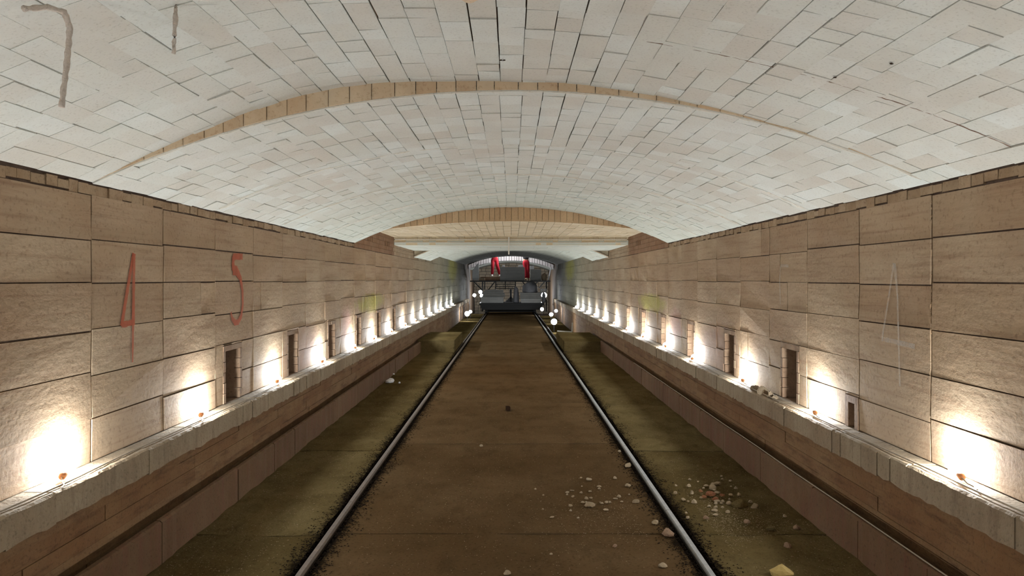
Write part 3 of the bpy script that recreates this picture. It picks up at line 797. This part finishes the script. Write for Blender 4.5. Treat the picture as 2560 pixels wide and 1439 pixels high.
# ---------------------------------------------------------------- hanging cords from the vault, rod
def cord(pts, r, label):
    mb = MB(); P = []
    for a, b in zip(pts, pts[1:]):
        for k in range(8): P.append(Vector(a).lerp(Vector(b), k/8))
    P.append(Vector(pts[-1])); P = [p+Vector((R.uniform(-1, 1), R.uniform(-1, 1), 0))*r*.12 for p in P]
    mb.tube(P, [r*R.uniform(.75, 1.25) for _ in P], 8)
    o = mb.build('dusty_rope', M['rope'], smooth=True); tag(o, label, 'cord', 'dusty cords hanging from the vault'); return o
cord([at(60, 22, 2.12), at(120, 18, 2.2), at(160, 30, 2.25), at(175, 70, 2.28), at(166, 170, 2.3), at(154, 268, 2.3)], .0085, 'dusty grey cord with a bent loop at its top, far left under the vault')
cord([at(440, -8, 2.55), at(438, 60, 2.55), at(434, 134, 2.55)], .0075, 'short straight dusty cord hanging from the vault, right of the looped one')
mb = MB(); mb.tube([at(1272, 572, 13.8), at(1272, 600, 13.8), at(1272, 636, 13.8)], .013, 8)
o = mb.build('hanging_rod', M['seam']); tag(o, 'thin pale vertical rod hanging in front of the beam, tunnel centre', 'rod')

# ---------------------------------------------------------------- far end: car, scaffold, loads
def px(v, Y): return v*Y/F
root = empty('track_car', (0, 34, 0))
def wbox(p0, p1, Ya, Yb, name, mat, parent=None, base=None, noise_=0):
    a = at(p0[0], p0[1], Ya); b = at(p1[0], p1[1], Ya); m = MB()
    off = parent.location if parent and base is None else Vector((0, 0, 0))
    m.box(min(a.x, b.x)-off.x, max(a.x, b.x)-off.x, Ya-off.y, Yb-off.y, min(a.z, b.z)-off.z, max(a.z, b.z)-off.z)
    return m.build(name, mat, parent)
wbox((1198, 757), (1360, 763), 33.3, 35.2, 'deck', M['steel_black'], root)
for xx in ((1202, 1206), (1352, 1356), (1276, 1281)): wbox((xx[0], 763.2), (xx[1], 770), 33.32, 35.1, 'frame_beam', M['steel_black'], root)
for Yw in (33.4, 34.8):
    for xr in (RL, RRt):
        m = MB(); m.tube([(xr-.05, Yw-34, .12), (xr+.05, Yw-34, .12)], .095, 16); m.build('wheel', M['steel_black'], root)
    m = MB(); m.tube([(RL, Yw-34, .12), (RRt, Yw-34, .12)], .03, 8); m.build('axle', M['steel_black'], root)
wbox((1204, 763), (1354, 774), 33.24, 33.3, 'buffer_plate', M['steel_black'], root)
tag(root, 'low black track car standing on the rails under the scaffold', 'cart')
def slabs(p0, p1, Ya, Yb, n, mat, name, label, cat, taper=0):
    a = at(p0[0], p0[1], Ya); b = at(p1[0], p1[1], Ya); m = MB(); z0, z1 = max(H-1.075, min(a.z, b.z)), max(a.z, b.z)
    for k in range(n):
        c0 = z0+(z1-z0)*k/n; c1 = z0+(z1-z0)*(k+1)/n-.004; t = taper*k/n; j = R.uniform(-.012, .012)
        m.box(a.x+t+j, b.x-t+j, Ya+t, Yb, c0, c1)
    o = m.build(name, mat); tag(o, label, cat); return o
slabs((1202, 742), (1258, 756.8), 33.35, 34.6, 3, M['greylight'], 'insulation_stack', 'light grey stack of boards on the left of the track car', 'stack')
slabs((1206, 724), (1262, 741.8), 33.5, 34.6, 4, M['grey'], 'insulation_stack', 'dark grey stack on top of the light grey boards, left of the car', 'stack', .12)
slabs((1302, 746), (1352, 756.8), 33.35, 34.6, 2, M['greylight'], 'insulation_stack', 'light grey stack of boards at the bottom right of the track car', 'stack')
slabs((1301, 731), (1351, 745.8), 33.4, 34.6, 3, M['grey'], 'insulation_stack', 'dark grey stack under the big sack on the right of the car', 'stack')
def lump(p0, p1, Ya, depth, mat, name, label, cat, seed=0):
    import bmesh
    a = at(p0[0], p0[1], Ya); b = at(p1[0], p1[1], Ya)
    bm = bmesh.new(); bmesh.ops.create_icosphere(bm, subdivisions=3, radius=1)
    cx, cz = (a.x+b.x)/2, min(a.z, b.z); w_, h_ = abs(b.x-a.x)/2, abs(a.z-b.z)
    for v in bm.verts:
        p = v.co; n_ = 1+.22*noise.noise(p*1.7+Vector((seed, 0, 0)))
        v.co = Vector((p.x*w_*n_, p.y*depth*n_, max(0, (p.z+.35)/1.35*h_*n_)))
    me = bpy.data.meshes.new(name); bm.to_mesh(me); bm.free(); me.materials.append(mat)
    for f in me.polygons: f.use_smooth = True
    o = bpy.data.objects.new(name, me); sc.collection.objects.link(o); o.location = (cx, Ya+depth, max(cz, H-1.075)); tag(o, label, cat); return o
lump((1304, 703), (1346, 730.8), 33.4, .55, M['sack'], 'filled_sack', 'big rounded grey sack on the right stack of the car', 'sack', 3)
lump((1283, 715), (1298, 757), 33.6, .2, M['sack'], 'filled_sack', 'slumped narrow grey sack left of the right stack', 'sack', 9)
lump((1355, 730), (1365, 757), 33.6, .2, M['sack'], 'filled_sack', 'narrow grey sack leaning at the right end of the car', 'sack', 14)
# scaffold
scf = empty('scaffold', (0, 35.5, 0)); off = Vector((0, 35.5, 0))
ZP = (VY-701)*35.5/F+H
m = MB(); m.box(-1.97, 1.87, -.2, 1.9, ZP-.06, ZP); m.build('deck', M['steel_black'], scf)
def brace(a, b, w=.05, Y=35.4):
    m = MB(); m.bar(at(*a, Y)-off, at(*b, Y)-off, w); m.build('brace', M['steel_black'], scf)
for a, b in (((1184, 703), (1206, 725)), ((1212, 703), (1212, 723)), ((1238, 703), (1221, 724)), ((1306, 703), (1312, 712)), ((1362, 703), (1347, 720)), ((1335, 712), (1345, 703))): brace(a, b)
for xx in (1206, 1366):
    p = at(xx, 724, 35.7)
    m = MB(); m.tube([(p.x, .4, .0), (p.x, .4, ZP-.06)], .03, 8); m.build('post', M['steel_black'], scf)
for k in range(4):
    m = MB(); a = at(1238, 706+k*4.6, 35.3); b = at(1290, 707.6+k*4.6, 35.3)
    m.box(a.x, b.x, -.15, .7, b.z, a.z); m.build('slat', M['steel_black'], scf)
for xx in (1238, 1262, 1288):
    m = MB(); a = at(xx, 703, 35.3); b = at(xx+2, 723, 35.3); m.box(a.x, b.x, -.1, .6, b.z, a.z); m.build('upright', M['steel_black'], scf)
m = MB(); p = at(1277, 722, 35.4); q = at(1277, 752, 35.4); m.tube([(p.x, -.6, p.z), (p.x, -.6, q.z+.2), (p.x, -.6, q.z+.12), (p.x, -.6, q.z), (p.x, -.6, H-1.075)], [.05, .045, .12, .26, .28], 10); m.build('jack_post', M['steel_black'], scf)
tag(scf, 'black steel scaffold platform with diagonal braces under the two workers', 'scaffold')
# loads on the platform
def plat(p0, p1, Ya, Yb, mat, name, label, cat, n=1):
    a = at(p0[0], p0[1], Ya); b = at(p1[0], p1[1], Ya); m = MB(); z1 = max(a.z, b.z); z0 = ZP+.002
    for k in range(n):
        m.box(a.x, b.x, Ya, Yb, z0+(z1-z0)*k/n, z0+(z1-z0)*(k+1)/n-.003)
    o = m.build(name, mat); tag(o, label, cat); return o
plat((1250, 667), (1312, 700), 35.5, 36.0, M['grey'], 'brick_pallet', 'large dark grey block load in the middle of the platform', 'load', 4)
plat((1326, 673), (1353, 700), 35.5, 36.0, M['grey'], 'brick_pallet', 'smaller dark grey block load right of the right worker', 'load', 3)
m = MB(); a = [at(x_, y_, 35.6) for x_, y_ in ((1181, 700), (1197, 700), (1197, 657), (1193, 659), (1181, 676))]
m.face(a); m.face([v+Vector((0, .15, 0)) for v in a]); 
for i in range(5): m.face([a[i], a[(i+1) % 5], a[(i+1) % 5]+Vector((0, .15, 0)), a[i]+Vector((0, .15, 0))])
o = m.build('grey_panel', M['greylight']); tag(o, 'upright grey panel with a slanted top on the platform left end', 'panel')
plat((1201, 691.6), (1262, 700), 36.05, 36.7, M['r_pink'], 'board_pile', 'pile of pinkish boards on the platform at the left worker\'s feet', 'boards', 2)
plat((1198, 694), (1212, 698), 35.55, 35.8, M['wood'], 'plank', 'short wooden plank behind the pinkish boards', 'plank')
for q, (a, b, c, d) in enumerate(((1325, 664, 1335, 673), (1256, 663, 1262, 667), (1296, 659, 1308, 667))):
    A = at(a, b, 35.7); B = at(c, d, 35.7); m = MB(); zt = ZP+(.541 if q == 0 else .657); m.box(A.x, B.x, 35.6, 35.85, zt, zt+(.17 if q == 0 else .09))
    o = m.build('white_brick', M['white']); tag(o, ('white brick on the smaller right block load', 'small white brick on the left of the large grey load', 'white brick on the right of the large grey load')[q], 'brick')
m = MB(); m.tube([at(1371, 699.5, 35.4), at(1378, 666, 35.4)], .03, 8); o = m.build('white_pole', M['white']); tag(o, 'white slanting pole at the right end of the platform', 'pole')
m = MB(); m.tube([at(1175, 699.5, 35.4), at(1173, 668, 35.4)], .025, 8); o = m.build('white_pole', M['white']); tag(o, 'white upright pole at the left end of the platform', 'pole')
lump((1354, 683), (1368, 700.8), 35.5, .18, M['wood'], 'rubble_bag', 'brownish lumpy bag on the platform near the right pole', 'bag', 22)

# flood lamps at the far end
def flood(p, Y, e, label, ly=-.12, size=.09, standz=None):
    c = at(p[0], p[1], Y); r_ = empty('flood_lamp', c)
    m = MB(); m.tube([(0, 0, -.01), (0, -.02, -.01), (0, -.03, -.01)], [size, size*1.1, size*.9], 14); o = m.build('lens', M['bulb'], r_, True)
    m = MB(); m.tube([(0, .06, -.01), (0, .0, -.01)], [size*.6, size*1.15], 14); m.build('housing', M['steel_black'], r_)
    zb = (standz if standz is not None else 0)-c.z
    m = MB(); m.tube([(0, .03, zb+.01), (0, .03, -.02)], .012, 6); m.build('stand', M['steel_black'], r_)
    ld = bpy.data.lights.new('flood_light', 'POINT'); ld.energy = e; ld.color = (.88, .95, 1); ld.shadow_soft_size = size*.6
    lo = bpy.data.objects.new('flood_light', ld); sc.collection.objects.link(lo); lo.parent = r_; lo.location = (0, ly, .02)
    tag(r_, label, 'lamp', 'flood lamps at the far end'); return r_
flood((1168, 783), 30.0, 6, 'bright flood lamp on the ground left of the rails before the car', standz=-.12)
flood((1176, 778), 31.5, 3, 'small flood lamp just behind the left ground flood lamp', standz=-.12, size=.06)
flood((1385, 803), 24.5, 7, 'bright flood lamp on the ground right of the right rail, nearest of the far ones', standz=-.2)
flood((1355, 772), 32.3, 3, 'flood lamp on the ground at the right front corner of the car', size=.07, standz=0)
flood((1378, 785), 29.5, 3, 'flood lamp in the side trench behind the nearest right flood lamp', size=.07, standz=-.2)
flood((1390, 776), 31.0, 3, 'flood lamp close under the right ledge beyond the trench lamp', size=.06, standz=-.2)
flood((1186, 737), 34.0, 3, 'lower round lamp hung left of the stacks', size=.07)
flood((1204, 738), 35.75, 4, 'lower round lamp right beside the dark left stack', size=.07)
flood((1201, 729), 36.2, 4, 'upper lamp of the pair beside the left stack', size=.08)
flood((1360, 737), 35.2, 9, 'strong flood lamp right of the sacks under the scaffold', size=.12)
flood((1228, 738), 40.0, 90, 'added unseen lamp on a stand behind the left stack, brightening the end wall', ly=.25, size=.1)  # this lamp and the next are added out of sight to light the end wall
flood((1328, 742), 40.0, 90, 'added unseen lamp on a stand behind the right stack, brightening the end wall', ly=.25, size=.1)
sh = empty('flood_lamp', (0, 36.0, H+1.75)); m = MB(); m.tube([(-.5, 0, 0), (.5, 0, 0)], .04, 10); m.build('tube', M['bulb'], sh)  # added lamp, hidden by the vault, to light the white arch and workers
m = MB(); m.box(-.55, .55, -.03, .03, .05, .08); m.build('housing', M['steel_black'], sh); m = MB(); m.bar((0, 0, .08), (0, 0, .82), .02); m.build('stand', M['steel_black'], sh)
ld = bpy.data.lights.new('flood_light', 'POINT'); ld.energy = 30; ld.color = (.93, .96, 1); ld.shadow_soft_size = .1
lo = bpy.data.objects.new('flood_light', ld); sc.collection.objects.link(lo); lo.parent = sh; lo.location = (0, 0, -.15)
tag(sh, 'added tube lamp out of view in the shaft above the two workers, lighting the white arch', 'lamp')
# white sheet lit by that lamp
m = MB()
for k in range(12):
    x0 = at(1350+k*1.4, 0, 36).x; x1 = at(1351.4+k*1.4, 0, 36).x; d0 = .03*math.sin(k*1.7); d1 = .03*math.sin((k+1)*1.7)
    z1 = at(0, 721, 36).z; z0 = at(0, 748, 36).z
    m.hexa([(x0, 35.75+d0, z0), (x1, 35.75+d1, z0), (x1, 35.75+d1, z1), (x0, 35.75+d0, z1)], [(x0, 35.76+d0, z0), (x1, 35.76+d1, z0), (x1, 35.76+d1, z1), (x0, 35.76+d0, z1)])
o = m.build('plastic_sheet', M['white']); tag(o, 'bright white pleated sheet hanging under the right end of the scaffold', 'sheet')
# pale bars put in for the lit edges of a pit on the right
m = MB(); m.bar(at(1393, 827, 22), at(1430, 829, 22), .03); m.bar(at(1430, 829, 22), at(1431, 806, 22), .035)
o = m.build('lit_edge_frame', M['seam']); tag(o, 'pale corner frame standing in for lit pit edges beside the right side trench', 'frame')

# ---------------------------------------------------------------- workers
def skin(name, verts, edges, radii, mat, parent, sub=2, rootv=0):
    me = bpy.data.meshes.new(name); me.from_pydata(verts, edges, []); me.materials.append(mat)
    o = bpy.data.objects.new(name, me); sc.collection.objects.link(o); o.parent = parent
    md = o.modifiers.new('skin', 'SKIN'); md.use_smooth_shade = True
    for i, r_ in enumerate(radii):
        rr = r_ if isinstance(r_, tuple) else (r_, r_); me.skin_vertices[0].data[i].radius = rr
        me.skin_vertices[0].data[i].use_root = (i == rootv)
    s_ = o.modifiers.new('sub', 'SUBSURF'); s_.levels = sub; s_.render_levels = sub
    return o
def worker(loc, feet, knees, arms_up, label, shoe):
    r_ = empty('person', loc)
    hip = .90; V = []; E = []; Rd = []
    def add(p, rad, prev=None):
        V.append(p); Rd.append(rad)
        if prev is not None: E.append((prev, len(V)-1))
        return len(V)-1
    pel = add((0, 0, hip), (.13, .10)); be = add((0, 0, 1.08), (.125, .09), pel); chst = add((0, 0, 1.28), (.16, .11), be); nk = add((0, 0, 1.46), .055, chst)
    hd = add((0, -.01, 1.56), (.07, .08), nk); add((0, -.01, 1.66), (.075, .09), hd); ft = add((0, -.0, 1.73), (.05, .06), len(V)-1)
    nose = add((0, -.10, 1.60), .012, hd)
    for s in (-1, 1):
        sh = add((s*.19, 0, 1.40), .055, chst)
        el = add((s*(.27), -.12, 1.40 if arms_up else 1.16), .042, sh); wr_ = add((s*.20, -.30, 1.58 if arms_up else 1.12), .028, el); pm = add((s*.19, -.37, 1.63 if arms_up else 1.11), (.036, .018), wr_)
        tips = [(-.03, .085), (-.01, .095), (.01, .088), (.03, .07)]
        for dx_, l in tips:
            k = add((s*.19+dx_, -.37-l*.55, 1.65 if arms_up else 1.10), .009, pm); add((s*.19+dx_, -.37-l*.85, 1.63 if arms_up else 1.075), .008, k)
        k = add((s*.19-s*.045, -.38, 1.62 if arms_up else 1.12), .01, wr_); add((s*.19-s*.055, -.42, 1.62 if arms_up else 1.11), .009, k)
        h = add((s*.09, 0, hip-.04), .085, pel); kn = add((knees[(s+1)//2][0], knees[(s+1)//2][1], knees[(s+1)//2][2]), .052, h)
        f = feet[(s+1)//2]; an = add((f[0], f[1], f[2]+.09), .034, kn); add((f[0], f[1]-.13, f[2]+.035), .03, an)
    skin('body', V, E, Rd, M['skin'], r_)
    # trousers
    V2, E2, R2 = [], [], []
    V2.append((0, 0, hip+.15)); R2.append((.138, .115)); V2.append((0, 0, hip)); R2.append((.15, .12)); E2.append((0, 1))
    for s in (-1, 1):
        i = (s+1)//2; h = len(V2); V2.append((s*.085, 0, hip-.09)); R2.append(.105); E2.append((1, h))
        V2.append(tuple(knees[i])); R2.append(.085); E2.append((h, h+1)); f = feet[i]
        V2.append((f[0], f[1], f[2]+.10)); R2.append(.075); E2.append((h+1, h+2))
    o = skin('trousers', V2, E2, R2, M['redcloth'], r_); o['label'] = 'red work trousers'
    skin('jacket', [(0, 0, 1.0), (0, 0, 1.12), (0, 0, 1.30), (0, 0, 1.42), (-.2, 0, 1.40), (-.27, -.11, 1.39 if arms_up else 1.17), (.2, 0, 1.40), (.27, -.11, 1.39 if arms_up else 1.17)],
         [(0, 1), (1, 2), (2, 3), (2, 4), (4, 5), (2, 6), (6, 7)], [(.15, .12), (.15, .12), (.185, .135), .09, .075, .06, .075, .06], M['darkcloth'], r_)
    skin('hair', [(0, .02, 1.66), (0, .02, 1.73), (0, .0, 1.76)], [(0, 1), (1, 2)], [(.082, .088), (.075, .08), (.04, .04)], M['hair'], r_)
    for i in (0, 1):
        f = feet[i]
        skin('shoe', [(f[0], f[1]+.06, f[2]+.055), (f[0], f[1]-.05, f[2]+.05), (f[0], f[1]-.16, f[2]+.04), (f[0], f[1]+.01, f[2]+.12)], [(0, 1), (1, 2), (1, 3)], [(.045, .05), (.05, .05), (.042, .036), (.05, .05)], shoe, r_)
    tag(r_, label, 'person'); return r_
p = at(1237, 688, 36.3)
pz = ZP+.001
worker((p.x, 36.3, ZP+.184), [(-.13, -.05, .0), (.25, .1, .0)], [(-.10, -.10, .50), (.13, -.08, .50)], True, 'left worker in red trousers and white shoes standing with legs apart on the platform', M['whiteshoe'])
p = at(1315, 700, 36.2)
worker((p.x, 36.2, pz), [(-.01, -.08, 0), (.12, .06, 0)], [(-.03, -.04, .48), (.08, -.02, .48)], True, 'right worker in red trousers and tan boots standing with legs together on the platform', M['boot'])
